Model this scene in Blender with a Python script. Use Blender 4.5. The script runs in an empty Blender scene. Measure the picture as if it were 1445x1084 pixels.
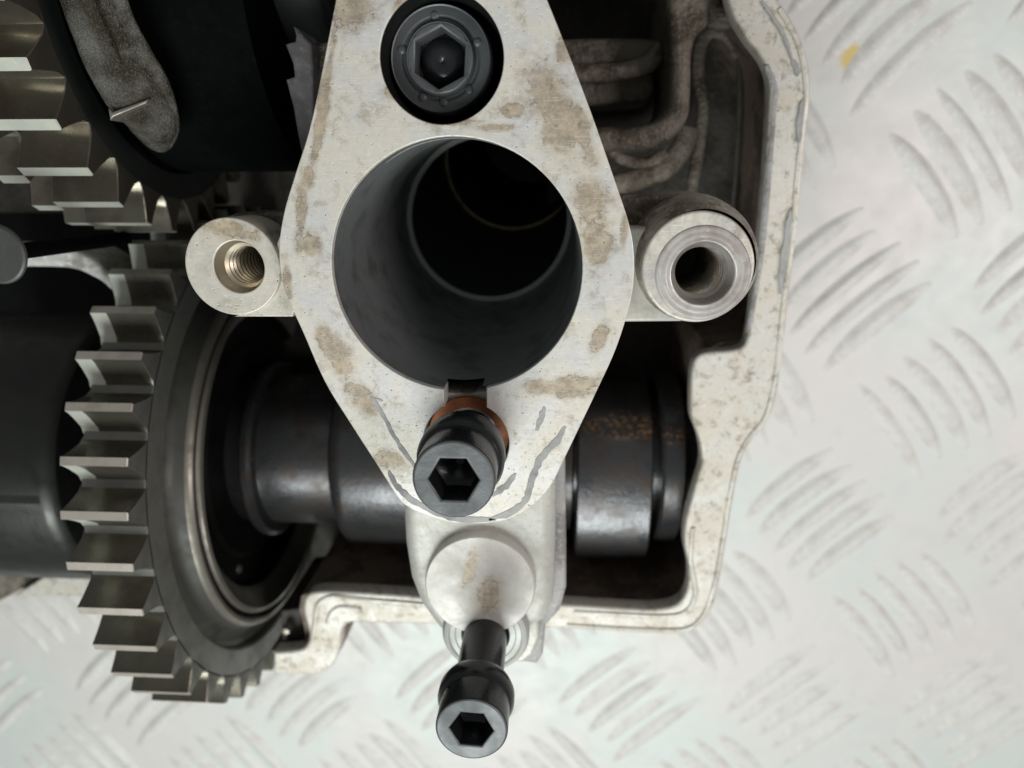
import bpy, bmesh, math, random
from mathutils import Vector, Matrix
import numpy as np
random.seed(7)
SC = bpy.context.scene
COL = SC.collection
# ------------------------------------------------------------------ camera
H = 22.0                                    # camera height over the tread plate (1 unit is about half a centimetre)
CAMR = Matrix(((0.99847967, 0.0, -0.05512127),
               (-0.01488715, 0.96283791, -0.26966932),
               (0.05307285, 0.27007993, 0.96137407)))      # world -> camera
cd = bpy.data.cameras.new('camera'); cam = bpy.data.objects.new('camera', cd); COL.objects.link(cam)
cam.matrix_world = Matrix.Translation((0, 0, H)) @ CAMR.transposed().to_4x4()
cd.sensor_width = 36.0; cd.lens = 36.0 * 1000 / 1445; cd.clip_start = 0.1; cd.clip_end = 500
cd.dof.use_dof = True; cd.dof.focus_distance = 9.2; cd.dof.aperture_fstop = 0.21
SC.camera = cam
# ------------------------------------------------------------------ light
w = bpy.data.worlds.new('World'); SC.world = w; w.use_nodes = True
bg = w.node_tree.nodes['Background']; bg.inputs[0].default_value = (0.88, 0.92, 0.90, 1); bg.inputs[1].default_value = 0.22
def area(name, loc, target, size, power, color):
    l = bpy.data.lights.new(name, 'AREA'); l.shape = 'RECTANGLE'; l.size, l.size_y = size; l.energy = power; l.color = color
    o = bpy.data.objects.new(name, l); COL.objects.link(o); o.location = loc
    o.rotation_euler = (Vector(target) - Vector(loc)).to_track_quat('-Z', 'Y').to_euler()
    return o
area('ceiling_light', (-6, -36, 50), (0, -3, 8), (34, 20), 28500, (0.945, 1.0, 0.97))
area('fill_light', (40, -2, 44), (2, 0, 8), (18, 22), 12500, (1.0, 0.915, 0.885))  # added warm fill from the right; no window is known there
SC.view_settings.view_transform = 'Standard'; SC.view_settings.look = 'None'
SC.view_settings.exposure = -0.14; SC.view_settings.gamma = 1.0

# ------------------------------------------------------------------ geometry helpers
def P(px, py, d):                           # the point a depth d below the camera that the photograph shows at px, py
    c = Vector(((px - 722.5) / 1000, -(py - 542) / 1000, -1.0))
    v = CAMR.transposed() @ c
    v *= d / -v.z
    return Vector((v.x, v.y, H - d))
def P2(pts, d): return [P(a, b, d).to_2d() for a, b in pts]
def smooth(pts, n=6, closed=True):
    out = []; m = len(pts)
    rng = range(m) if closed else range(m - 1)
    for i in rng:
        g = (lambda k: Vector(pts[k % m])) if closed else (lambda k: Vector(pts[min(max(k, 0), m - 1)]))
        a, b, c, d = g(i - 1), g(i), g(i + 1), g(i + 2)
        for k in range(n):
            t = k / n
            out.append(0.5 * ((2 * b) + (c - a) * t + (2 * a - 5 * b + 4 * c - d) * t * t + (3 * b - a - 3 * c + d) * t ** 3))
    if not closed: out.append(Vector(pts[-1]))
    return out
def circ(c, r, n=64, a0=0): return [Vector((c[0] + r * math.cos(a0 + 2 * math.pi * k / n), c[1] + r * math.sin(a0 + 2 * math.pi * k / n))) for k in range(n)]
class Mesh:
    def __init__(s): s.v = []; s.f = []; s.m = []; s.sm = []
    def add(s, vs, fs, mi=0, smooth=True):
        o = len(s.v); s.v += [tuple(v) for v in vs]; s.f += [tuple(i + o for i in f) for f in fs]
        s.m += [mi] * len(fs); s.sm += [smooth] * len(fs)
    def solid(s, outline, z0, z1, holes=(), bevel=0.03, mi=0, res=2):
        "flat plate with outline and holes, edges rounded, between heights z0 and z1"
        cu = bpy.data.curves.new('tmp', 'CURVE'); cu.dimensions = '2D'; cu.fill_mode = 'BOTH'
        bevel = min(bevel, (z1 - z0) / 2 * 0.98)
        cu.extrude = (z1 - z0) / 2 - bevel; cu.bevel_depth = bevel; cu.offset = -bevel; cu.bevel_resolution = res
        for loop in [outline] + list(holes):
            sp = cu.splines.new('POLY'); sp.points.add(len(loop) - 1)
            for i, p in enumerate(loop): sp.points[i].co = (p[0], p[1], 0, 1)
            sp.use_cyclic_u = True
        o = bpy.data.objects.new('tmp', cu); COL.objects.link(o)
        bpy.context.view_layer.update()
        me = bpy.data.meshes.new_from_object(o.evaluated_get(bpy.context.evaluated_depsgraph_get()))
        zc = (z0 + z1) / 2
        s.add([(v.co.x, v.co.y, v.co.z + zc) for v in me.vertices], [tuple(p.vertices) for p in me.polygons], mi)
        bpy.data.objects.remove(o); bpy.data.curves.remove(cu); bpy.data.meshes.remove(me)
        return s
    def lathe(s, prof, c, axis='Z', n=72, mi=0, a0=0, a1=2 * math.pi, rfun=None):
        "revolve (radius, height) pairs about an axis through c"
        full = abs(a1 - a0 - 2 * math.pi) < 1e-6; cols = n if full else n + 1
        vs = []
        for r, h in prof:
            for k in range(cols):
                a = a0 + (a1 - a0) * k / n
                rr = r * (rfun(a) if rfun else 1)
                if axis == 'Z': vs.append((c[0] + rr * math.cos(a), c[1] + rr * math.sin(a), c[2] + h))
                else: vs.append((c[0] + h, c[1] + rr * math.cos(a), c[2] + rr * math.sin(a)))
        fs = []
        for j in range(len(prof) - 1):
            for k in range(n):
                k2 = (k + 1) % cols
                q = (j * cols + k, j * cols + k2, (j + 1) * cols + k2, (j + 1) * cols + k)
                fs.append(q)
        s.add(vs, fs, mi); return s
    def tube(s, path, radii, n=20, mi=0, flat=1.0, bump=0.0, caps=True):
        "round bar along a path; flat squashes it vertically"
        path = [Vector(p) for p in path]; m = len(path); vs = []; rnd = random.Random(3)
        ph = [rnd.uniform(0, 6) for _ in range(6)]
        for i, p in enumerate(path):
            t = (path[min(i + 1, m - 1)] - path[max(i - 1, 0)]).normalized()
            side = t.cross(Vector((0, 0, 1))).normalized() if abs(t.z) < .95 else Vector((1, 0, 0))
            up = side.cross(t).normalized(); r = radii[i] if hasattr(radii, '__len__') else radii
            for k in range(n):
                a = 2 * math.pi * k / n
                q = r * (1 + bump * math.sin(2 * a + ph[0] + i * .4) * math.sin(i * .3 + ph[1]) + bump * .5 * math.sin(5 * a + ph[2]) * math.sin(i * .9 + ph[3]))
                vs.append(p + side * math.cos(a) * q + up * math.sin(a) * q * flat)
        fs = [(i * n + k, i * n + (k + 1) % n, (i + 1) * n + (k + 1) % n, (i + 1) * n + k) for i in range(m - 1) for k in range(n)]
        if caps: fs += [tuple(range(n - 1, -1, -1)), tuple((m - 1) * n + k for k in range(n))]
        s.add(vs, fs, mi); return s
    def box(s, a, b, mi=0):
        (x0, y0, z0), (x1, y1, z1) = a, b
        v = [(x, y, z) for z in (z0, z1) for y in (y0, y1) for x in (x0, x1)]
        s.add(v, [(0, 2, 3, 1), (4, 5, 7, 6), (0, 1, 5, 4), (2, 6, 7, 3), (0, 4, 6, 2), (1, 3, 7, 5)], mi, False); return s
    def mesh(s, name, mats, angle=35):
        me = bpy.data.meshes.new(name); me.from_pydata(s.v, [], s.f); me.validate()
        for m in (mats if isinstance(mats, (list, tuple)) else [mats]): me.materials.append(m)
        if len(me.polygons) == len(s.f):
            me.polygons.foreach_set('material_index', s.m); me.polygons.foreach_set('use_smooth', s.sm)
        else:
            for p in me.polygons: p.use_smooth = True
        bm = bmesh.new(); bm.from_mesh(me)
        bmesh.ops.remove_doubles(bm, verts=bm.verts, dist=1e-5)
        bmesh.ops.recalc_face_normals(bm, faces=bm.faces)
        lim = math.radians(angle)
        for e in bm.edges:
            if len(e.link_faces) == 2:
                f, g = e.link_faces
                hf, hg = abs(f.normal.z) > .9995, abs(g.normal.z) > .9995
                if f.normal.angle(g.normal, 0) > lim or hf != hg: e.smooth = False
        bm.to_mesh(me); bm.free()
        return me
def tag(o, label=None, cat=None, group=None, kind=None):
    for k, v in (('label', label), ('category', cat), ('group', group), ('kind', kind)):
        if v: o[k] = v
    return o
def thing(name, label, cat, loc, group=None):
    o = bpy.data.objects.new(name, None); COL.objects.link(o); o.location = loc; o.empty_display_size = .3
    return tag(o, label, cat, group)
def wloc(o):
    v = Vector((0, 0, 0))
    while o: v += o.location; o = o.parent
    return v
def obj(name, me, parent=None, at=None, label=None):
    "link a mesh whose vertices are in world space (at=None), or one with its origin at 'at'"
    if isinstance(me, Mesh): raise TypeError
    o = bpy.data.objects.new(name, me); COL.objects.link(o)
    base = wloc(parent) if parent else Vector((0, 0, 0))
    o.parent = parent; o.location = Vector(at or (0, 0, 0)) - base
    if label: o['label'] = label
    return o

# ------------------------------------------------------------------ materials
class NT:
    def __init__(s, name):
        s.m = bpy.data.materials.new(name); s.m.use_nodes = True; s.t = s.m.node_tree
        s.b = s.t.nodes['Principled BSDF']; s.co = s.t.nodes.new('ShaderNodeTexCoord').outputs['Object']
    def n(s, ty, ins=None, **kw):
        nd = s.t.nodes.new(ty)
        for k, v in kw.items(): setattr(nd, k, v)
        for k, v in (ins or {}).items():
            if isinstance(v, bpy.types.NodeSocket): s.t.links.new(v, nd.inputs[k])
            else: nd.inputs[k].default_value = v
        return nd
    def math(s, op, a, b=0.0, c=0.0, clamp=False):
        return s.n('ShaderNodeMath', {0: a, 1: b, 2: c}, operation=op, use_clamp=clamp).outputs[0]
    def noise(s, scale, detail=4, rough=.55, co=None, dist=0.0):
        return s.n('ShaderNodeTexNoise', {'Vector': co or s.co, 'Scale': scale, 'Detail': detail, 'Roughness': rough, 'Distortion': dist}).outputs['Fac']
    def ramp(s, x, lo, hi, a=0.0, b=1.0):
        return s.n('ShaderNodeMapRange', {0: x, 1: lo, 2: hi, 3: a, 4: b}, interpolation_type='SMOOTHSTEP').outputs[0]
    def mix(s, f, a, b):
        nd = s.t.nodes.new('ShaderNodeMix'); nd.data_type = 'RGBA'
        for k, v in ((0, f), (6, a), (7, b)):
            if isinstance(v, bpy.types.NodeSocket): s.t.links.new(v, nd.inputs[k])
            else: nd.inputs[k].default_value = (*v, 1) if hasattr(v, '__len__') and len(v) == 3 else v
        return nd.outputs[2]
    def scaled(s, sc, rot=(0, 0, 0)):
        return s.n('ShaderNodeMapping', {'Vector': s.co, 'Scale': sc, 'Rotation': rot}).outputs[0]
    def rnd(s):                                   # shift the texture for each object
        r = s.n('ShaderNodeObjectInfo').outputs['Random']
        k = s.n('ShaderNodeCombineXYZ', {0: s.math('MULTIPLY', r, 31.0), 1: s.math('MULTIPLY', r, 17.0), 2: 0.0}).outputs[0]
        s.co = s.n('ShaderNodeVectorMath', {0: s.co, 1: k}, operation='ADD').outputs[0]
    def blobs(s, lst, wob, co=None):
        "union of soft ellipses (x, y, rx, ry, angle) with ragged edges, in scene x and y"
        out = None
        for (x, y, rx, ry, an) in lst:
            mp = s.n('ShaderNodeVectorMath', {0: co or s.co, 1: (x, y, 0)}, operation='SUBTRACT').outputs[0]
            vr = s.n('ShaderNodeVectorRotate', {'Vector': mp, 'Angle': -an}, rotation_type='Z_AXIS').outputs[0]
            sc = s.n('ShaderNodeVectorMath', {0: vr, 1: (1 / rx, 1 / ry, 0)}, operation='MULTIPLY').outputs[0]
            ln = s.n('ShaderNodeVectorMath', {0: sc}, operation='LENGTH').outputs['Value']
            v = s.math('SUBTRACT', 1.0, ln)
            out = v if out is None else s.math('MAXIMUM', out, v)
        return s.math('ADD', out, wob)
    def bump(s, h, strength, dist=.02):
        prev = s.b.inputs['Normal'].links[0].from_socket if s.b.inputs['Normal'].links else None
        ins = {'Height': h, 'Strength': strength, 'Distance': dist}
        if prev: ins['Normal'] = prev
        s.t.links.new(s.n('ShaderNodeBump', ins).outputs[0], s.b.inputs['Normal'])
    def out(s, color=None, rough=None, metal=None, spec=None, coat=None):
        for k, v in (('Base Color', color), ('Roughness', rough), ('Metallic', metal), ('Specular IOR Level', spec), ('Coat Weight', coat)):
            if v is None: continue
            if isinstance(v, bpy.types.NodeSocket): s.t.links.new(v, s.b.inputs[k])
            else: s.b.inputs[k].default_value = (*v, 1) if hasattr(v, '__len__') else v
        return s.m

def cast_face(name, base, stain, blobs=(), pits=1.0, amount=.5, rough=.5, brush=.5, warm=(.63, .59, .515)):
    "machined aluminium gone chalky: brown oil stains, pits, fine machining lines"
    t = NT(name)
    big = t.noise(1.3, 6, .62, dist=.6); fine = t.noise(11, 6, .7); spk = t.noise(21, 3, .55); mid = t.noise(4.2, 8, .74, dist=.3)
    wob = t.math('MULTIPLY', t.math('SUBTRACT', t.noise(2.6, 8, .74), .5), 3.0)
    c = t.mix(t.ramp(big, .38, .60), base, warm)
    c = t.mix(t.ramp(fine, .35, .7, 0, .45), c, tuple(x * .80 for x in base))
    c = t.mix(t.ramp(mid, .50, .66, 0, amount), c, stain)
    c = t.mix(t.ramp(t.noise(7.5, 6, .7), .56, .62, 0, amount * .45), c, (.72, .70, .64))
    if blobs:
        b = t.blobs(blobs, wob)
        inner = t.mix(t.ramp(t.noise(5, 7, .75), .36, .64), tuple(x * .82 for x in stain), tuple(x * 1.55 for x in stain))
        c = t.mix(t.ramp(b, -.45, .7, 0, .85), c, inner)
        c = t.mix(t.math('MULTIPLY', t.ramp(b, .12, .42, 0, .5), t.ramp(t.noise(4.5, 7, .75), .40, .60, .1, 1.0)), c, inner)
        c = t.mix(t.math('MULTIPLY', t.ramp(b, .0, .3), t.ramp(t.noise(12, 6, .7), .55, .7, 0, .7)), c, tuple(x * .55 for x in stain))
        c = t.mix(t.math('MULTIPLY', t.math('MULTIPLY', t.ramp(b, .18, .25), t.ramp(b, .38, .27)), t.ramp(t.noise(3, 3), .4, .6, 0, .7), clamp=True), c, tuple(x * .6 for x in stain))
    c = t.mix(t.ramp(spk, .67, .73, 0, .8 * pits), c, tuple(x * .35 for x in stain))
    lines = t.noise(1.0, 3, .7, co=t.scaled((60, 5, 5), (0, 0, .9)))
    sc2 = t.noise(1.0, 2, .5, co=t.scaled((3, 110, 5), (0, 0, .55)))
    c = t.mix(t.ramp(sc2, .62, .72, 0, .5 * brush), c, (.85, .83, .8))
    t.bump(lines, .10 * brush, .02); t.bump(mid, .07, .03); t.bump(fine, .05, .02); t.bump(t.ramp(spk, .62, .72), .35 * pits, -.02)
    return t.out(c, t.ramp(big, .3, .75, rough - .08, rough + .14), .2, .4)
def rough_cast(name, base, dark, scale=6.0, rough=.55, metal=.2, bump=.6, dirt=(.45, .6)):
    t = NT(name); n1 = t.noise(1.4, 5, .6); n2 = t.noise(scale * 2.4, 4, .6); n3 = t.noise(scale, 3, .5)
    c = t.mix(t.ramp(n1, *dirt), base, dark)
    c = t.mix(t.ramp(n2, .5, .72, 0, .5), c, tuple(min(1, x * 1.7) for x in base))
    t.bump(n2, bump, .05); t.bump(n3, bump * .6, .06)
    return t.out(c, rough, metal, .4)
def steel(name, base, rough=.35, metal=.9, dirt=(.04, .035, .025), amt=.5, lines=(3, 3, 3), per_object=False, coat=0.0, b=.1):
    t = NT(name)
    if per_object: t.rnd()
    n1 = t.noise(1.8, 5, .6); n2 = t.noise(1.0, 3, .65, co=t.scaled(lines)); n3 = t.noise(14, 3, .6)
    c = t.mix(t.ramp(n1, .42, .7, 0, amt), base, dirt)
    c = t.mix(t.ramp(n3, .6, .75, 0, .3), c, tuple(min(1, x * 1.6) for x in base))
    t.bump(n2, b, .02); t.bump(n3, b, .01)
    return t.out(c, t.ramp(n1, .3, .7, max(.05, rough - .08), rough + .12), metal, .5, coat)

def F(px, py, rx, ry, an=0, d=9.0, k=112):
    p = P(px, py, d); return (p.x, p.y, rx / k, ry / k, -math.radians(an))
FL = [F(790, 165, 30, 62, -15), F(765, 130, 26, 30), F(822, 190, 14, 50, -20), F(835, 285, 30, 36), F(845, 345, 22, 40), F(452, 170, 9, 90, 14),
      F(425, 300, 9, 60, 8), F(500, 18, 30, 26), F(476, 500, 20, 44, -28), F(508, 560, 18, 46, -30), F(815, 545, 44, 18, -8), F(765, 548, 24, 12), F(548, 650, 26, 16),
      F(800, 60, 14, 30), F(440, 340, 16, 22), F(720, 155, 22, 10), F(565, 20, 12, 40, 10), F(560, 130, 28, 10), F(462, 110, 6, 60, 14), F(405, 395, 7, 30), F(640, 172, 40, 5), F(845, 480, 10, 26, 20), F(880, 330, 6, 30), F(436, 250, 10, 20, 10), F(455, 470, 14, 18), F(700, 180, 30, 6)]
M_face = cast_face('chalky_flange_face', (.62, .61, .60), (.30, .245, .18), FL, 1.1, .5, .44, 1.1)
M_cap = cast_face('chalky_cap_face', (.50, .495, .465), (.33, .28, .21), [F(672, 800, 12, 36, 0, 10, 90), F(690, 830, 20, 30, 0, 10, 90), F(630, 880, 7, 9, 0, 10, 90)], .7, .35, .5, .3, (.47, .46, .42))
M_lug = cast_face('lug_face', (.56, .535, .48), (.33, .27, .19), [F(318, 325, 46, 16, 12), F(372, 328, 6, 6)], .9, .4, .42)
M_rim = cast_face('gasket_face', (.63, .61, .57), (.27, .22, .155), (), 1.3, .8, .5, .3, (.60, .555, .48))
M_side = rough_cast('flange_side', (.36, .32, .27), (.16, .12, .09), 5)
M_brown = rough_cast('oily_casting', (.19, .165, .135), (.075, .058, .042), 6, .5, .25, .7)
M_arm = rough_cast('oily_arm_casting', (.16, .155, .14), (.04, .032, .018), 16, .34, .3, 1.0, (.32, .56))
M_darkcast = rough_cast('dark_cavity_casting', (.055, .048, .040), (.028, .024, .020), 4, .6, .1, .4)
M_floor = rough_cast('oily_shade_black', (.007, .008, .007), (.004, .005, .004), 4, .6, .0, .3)  # oily black; also stands in for the shade in recesses
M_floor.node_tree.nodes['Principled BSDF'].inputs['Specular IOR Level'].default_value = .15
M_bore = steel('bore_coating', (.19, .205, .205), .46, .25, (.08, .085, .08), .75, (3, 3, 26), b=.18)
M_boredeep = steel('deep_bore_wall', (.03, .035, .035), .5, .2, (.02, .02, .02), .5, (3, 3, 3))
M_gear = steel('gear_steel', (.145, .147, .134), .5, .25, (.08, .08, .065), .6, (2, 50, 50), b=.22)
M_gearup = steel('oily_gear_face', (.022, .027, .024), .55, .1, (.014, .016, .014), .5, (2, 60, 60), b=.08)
M_cone = steel('gear_hub_slope', (.075, .075, .066), .5, .25, (.04, .04, .033), .6, (2, 50, 50), b=.22)
M_tooth = steel('tooth_steel', (.13, .12, .095), .30, .7, (.05, .048, .034), .55, (1.2, 40, 40), True, b=.1)
M_tip = steel('tooth_tip_steel', (.42, .38, .34), .42, .4, (.24, .20, .16), .6, (2, 20, 20), True)
M_worn = steel('worn_glint_strip', (.47, .49, .43), .42, .35, (.55, .52, .42), .4, (2, 20, 20), True)  # polished wear, its highlight also put into the pale colour
M_toothup = steel('upper_tooth_steel', (.19, .175, .14), .26, .75, (.10, .065, .045), .5, (1.2, 30, 30), True, b=.06)
M_ring = steel('polished_ring', (.24, .22, .19), .42, .6, (.11, .10, .08), .5, (2, 30, 30))
M_cam = steel('camshaft_steel', (.085, .085, .09), .30, .7, (.055, .035, .022), .7, (30, 2, 2), coat=.08, b=.12)
def cam_warm_glints(mat):  # warm reflections on the oil, painted in as brown specks
    t = NT('tmp'); bpy.data.materials.remove(t.m)
    nt = mat.node_tree; t.m = mat; t.t = nt; t.b = nt.nodes['Principled BSDF']; t.co = nt.nodes.new('ShaderNodeTexCoord').outputs['Object']
    old = t.b.inputs['Base Color'].links[0].from_socket
    a = P(890, 622, 13.4); b = P(955, 624, 13.6)
    m = t.math('MULTIPLY', t.ramp(t.blobs([(a.x, a.y, 1.1, .30, 0), (b.x, b.y, .3, .22, 0), ], 0.0), 0, .5), t.ramp(t.noise(11, 3, .6), .50, .60))
    col = t.mix(m, old, (.36, .20, .10)); nt.links.new(col, t.b.inputs['Base Color'])
    t.bump(t.noise(11, 3, .6), .25, .02)
cam_warm_glints(M_cam)
M_camdark = steel('black_shaft_steel', (.006, .008, .008), .5, .2, (.005, .007, .007), .6, (20, 2, 2))
M_barrel = steel('dull_barrel_steel', (.035, .036, .033), .34, .6, (.02, .022, .02), .5, (40, 1, 1))
M_black = steel('black_oxide', (.022, .024, .027), .27, .35, (.012, .012, .013), .5, (5, 5, 5), coat=.12, b=.12)
M_blacktop = steel('grey_black_oxide', (.095, .10, .105), .46, .3, (.05, .053, .058), .5, (6, 6, 6), b=.2)
M_pin = steel('pin_face', (.07, .074, .07), .5, .4, (.07, .072, .07), .5, (40, 4, 4), b=.25)
M_copper = steel('copper', (.34, .12, .05), .5, .45, (.09, .035, .02), .8, b=.2)
M_brass = steel('tapped_brassy_steel', (.60, .53, .42), .34, .7, (.36, .30, .2), .4, b=.03)
M_thread = steel('tapped_alloy', (.50, .46, .41), .28, .85, (.25, .2, .15), .4, b=.03)
M_boss = cast_face('machined_boss', (.47, .46, .45), (.30, .26, .23), [F(1035, 350, 10, 60, 10, 9.1), F(1000, 440, 40, 9, 0, 9.1)], .5, .5, .38, 1.2)
M_resid = steel('slate_gasket_residue', (.36, .355, .35), .6, .0, (.19, .19, .19), .95, (8, 8, 8), b=.4)
M_seat = steel('machined_seat', (.42, .43, .41), .55, .3, (.5, .5, .45), .4, (10, 10, 10))
M_rib = rough_cast('pale_rib', (.34, .33, .33), (.22, .21, .20), 5, .55, .1, .4)
M_journal = rough_cast('journal_grey', (.50, .49, .47), (.28, .265, .245), 4, .5, .1, .4)
M_upright = rough_cast('upright_grey', (.155, .142, .148), (.10, .093, .095), 3, .55, .0, .2)

def plate_mat():
    t = NT('scuffed_aluminium_plate')
    n1 = t.noise(.16, 3, .5); n2 = t.noise(1.1, 5, .6); sc = t.noise(1.0, 4, .62, co=t.scaled((.5, 10, 1), (0, 0, -.2))); sc2 = t.noise(1.0, 4, .62, co=t.scaled((8, .4, 1), (0, 0, .35)))
    c = t.mix(t.ramp(n1, .35, .65), (.64, .675, .655), (.69, .66, .645))
    c = t.mix(t.ramp(n2, .55, .75, 0, .3), c, (.60, .57, .53))
    c = t.mix(t.ramp(sc, .64, .74, 0, .3), c, (.50, .46, .44))
    c = t.mix(t.ramp(sc2, .68, .76, 0, .35), c, (.48, .44, .42))
    y = P(1203, 82, 22); k = P(1306, 168, 22); wob = t.math('MULTIPLY', t.math('SUBTRACT', t.noise(5, 3), .5), .8)
    c = t.mix(t.ramp(t.blobs([(y.x, y.y, .42, .46, 0)], wob), .0, .5, 0, .9), c, (.68, .52, .16))
    c = t.mix(t.ramp(t.blobs([(k.x, k.y, .2, .2, 0)], wob), .0, .6, 0, .8), c, (.16, .19, .22))
    t.bump(t.noise(.8, 3, .5), .15, .2); t.bump(n2, .15, .05)
    return t.out(c, t.ramp(n2, .3, .75, .50, .64), .22, .35)
M_plate = plate_mat()
M_bar = rough_cast('worn_tread_bar', (.66, .65, .63), (.55, .53, .50), 5, .6, .1, .15, (.35, .7))

# ------------------------------------------------------------------ tread plate (setting)
m = Mesh(); m.box((-60, -60, -.6), (70, 60, 0))
plate = tag(obj('tread_plate', m.mesh('tread_plate', M_plate)), kind='structure')
def bar_mesh(sgn):
    n, L, W, Ht = 14, 2.05, .20, .13; vs = []; fs = []
    prof = [(-1.6, 0), (-.9, .55), (-.35, .95), (.35, .95), (.9, .55), (1.6, 0)]; q = len(prof)
    for i in range(n + 1):
        u = -1 + 2 * i / n; wd = max(.02, 1 - abs(u) ** 2.6)
        s_ = u * L; bow = .15 * (1 - u * u) * sgn
        for (a, h) in prof: vs.append((s_, bow + a * W * (.25 + .75 * wd), h * Ht * wd - .002))
    for i in range(n):
        for k in range(q - 1): fs.append((i * q + k, (i + 1) * q + k, (i + 1) * q + k + 1, i * q + k + 1))
    b = Mesh(); b.add(vs, fs); return b.mesh('tread_bar', M_bar, 60)
bm_a, bm_b = bar_mesh(1), bar_mesh(1)
def group(cx, cy, ang, me):
    d = Vector((math.cos(ang), math.sin(ang))); nrm = Vector((-d.y, d.x))
    for k in range(-2, 3):
        o = obj('tread_bar', me, plate, at=(cx + nrm.x * k * .80, cy + nrm.y * k * .80, 0)); o.rotation_euler[2] = ang + random.uniform(-.03, .03); o.scale = (random.uniform(.82, 1.04), random.uniform(.75, 1.1), random.uniform(.35, 1.1))
for i in range(-5, 4):
    for j in range(-3, 3):
        x, y = 12.15 + 6.15 * i - .12 * j, -6.6 + 7.55 * j + .1 * i
        group(x, y, math.radians(-52), bm_a)
        group(x - 3.15, y - 4.0, math.radians(44), bm_b)

# ------------------------------------------------------------------ cylinder head
head = thing('cylinder_head', 'chalky white aluminium cylinder head casting with dark oily inside lying on the tread plate', 'engine casting', (0, 0, .2))
R_OUT = [(1080, -60), (1090, -15), (1104, 8), (1126, 45), (1139, 80), (1144, 120), (1141, 165), (1133, 240), (1125, 320), (1116, 400), (1108, 470), (1102, 520), (1095, 565),
         (1082, 598), (1060, 624), (1046, 652), (1036, 700), (1026, 760), (1016, 820), (1006, 858), (988, 883), (962, 895), (900, 894), (800, 888), (700, 884), (620, 882), (530, 880), (496, 879), (483, 890),
         (480, 912), (473, 934), (458, 949), (432, 953), (386, 951)]
R_IN = [(386, 921), (412, 919), (428, 915), (436, 903), (434, 885), (428, 862), (432, 842), (450, 835), (500, 836), (577, 841), (640, 848), (800, 854), (900, 860), (935, 859), (957, 852),
        (970, 832), (972, 800), (966, 770), (968, 735), (980, 690), (990, 652), (986, 618), (976, 590), (975, 555), (977, 520), (984, 503), (1000, 497), (1034, 494), (1051, 486), (1058, 460), (1063, 420),
        (1073, 330), (1081, 240), (1086, 150), (1086, 112), (1076, 84), (1052, 52), (1034, 20), (1024, -15), (1018, -60)]
band = [Vector(p) for p in R_OUT] + [Vector(p) for p in R_IN]
def sm_open(pts): return smooth(pts, 4, False)
outl = [P(p[0], p[1], 13).to_2d() for p in sm_open(R_OUT) + sm_open(R_IN)]
m = Mesh(); m.solid(outl, H - 13.4, H - 13, bevel=.06)
obj('rim', m.mesh('rim', M_rim), head, label='chalky white gasket face with brown stains')
# raised lip that runs along the rim's outer edge
lip = [(1100, 12), (1121, 47), (1133, 82), (1138, 122), (1135, 165), (1127, 240), (1119, 320), (1110, 400), (1102, 468), (1096, 518), (1089, 560), (1077, 594), (1055, 620), (1040, 650), (1030, 700), (1020, 760), (1010, 815), (1000, 853), (984, 877), (960, 889), (900, 888), (800, 882)]
m = Mesh(); m.tube([P(p[0], p[1], 13.0) for p in smooth(lip, 3, False)], .05, 10, flat=.7, bump=.25)
obj('rim_lip', m.mesh('rim_lip', M_rim), head)
inner_lip = [(1044, 470), (1056, 400), (1066, 330), (1074, 240), (1080, 150), (1080, 118), (1070, 92)]
inner_lip = [(a + 12, b) for a, b in inner_lip]
m = Mesh(); m.tube([P(p[0], p[1], 13.02) for p in smooth(inner_lip, 3, False)], .05, 8, flat=.6, bump=.2)
obj('rim_step', m.mesh('rim_step', M_rib), head)
low_lip = [(452, 850), (470, 842), (500, 846), (560, 851), (640, 858)]
for bead, rad in (([(440, 905), (444, 880), (446, 862)] + low_lip, .06), ([(462, 880), (466, 866), (480, 857), (510, 860)], .05), ([(978, 745), (975, 790), (982, 835), (970, 862), (940, 870), (880, 868), (810, 864)], .05)):
    m = Mesh(); m.tube([P(p[0], p[1], 12.99) for p in smooth(bead, 3, False)], rad, 8, flat=.7, bump=.2)
    obj('rim_bead', m.mesh('rim_bead', M_rim), head)
# walls below the rim, set back from its edge
def inset(pts, k, c): return [Vector((c[0] + (p[0] - c[0]) * k, c[1] + (p[1] - c[1]) * k)) for p in pts]
wall_px = [(p[0], p[1]) for p in R_OUT[:-3]]
wo = [P(a, b, 13).to_2d() for a, b in R_OUT]; wi = [P(a, b, 13).to_2d() for a, b in R_IN]
cc = Vector((0, -4))
wo2 = [p + (cc - p).normalized() * .06 for p in wo]
wi2 = [p - (cc - p).normalized() * .34 for p in wi]
m = Mesh(); m.solid(wo2 + wi2, .25, H - 13.4 + .02, bevel=.02)
obj('side_wall', m.mesh('side_wall', rough_cast('brown_cavity_wall', (.17, .13, .105), (.09, .07, .055), 4, .6, .1, .4)), head)
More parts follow.
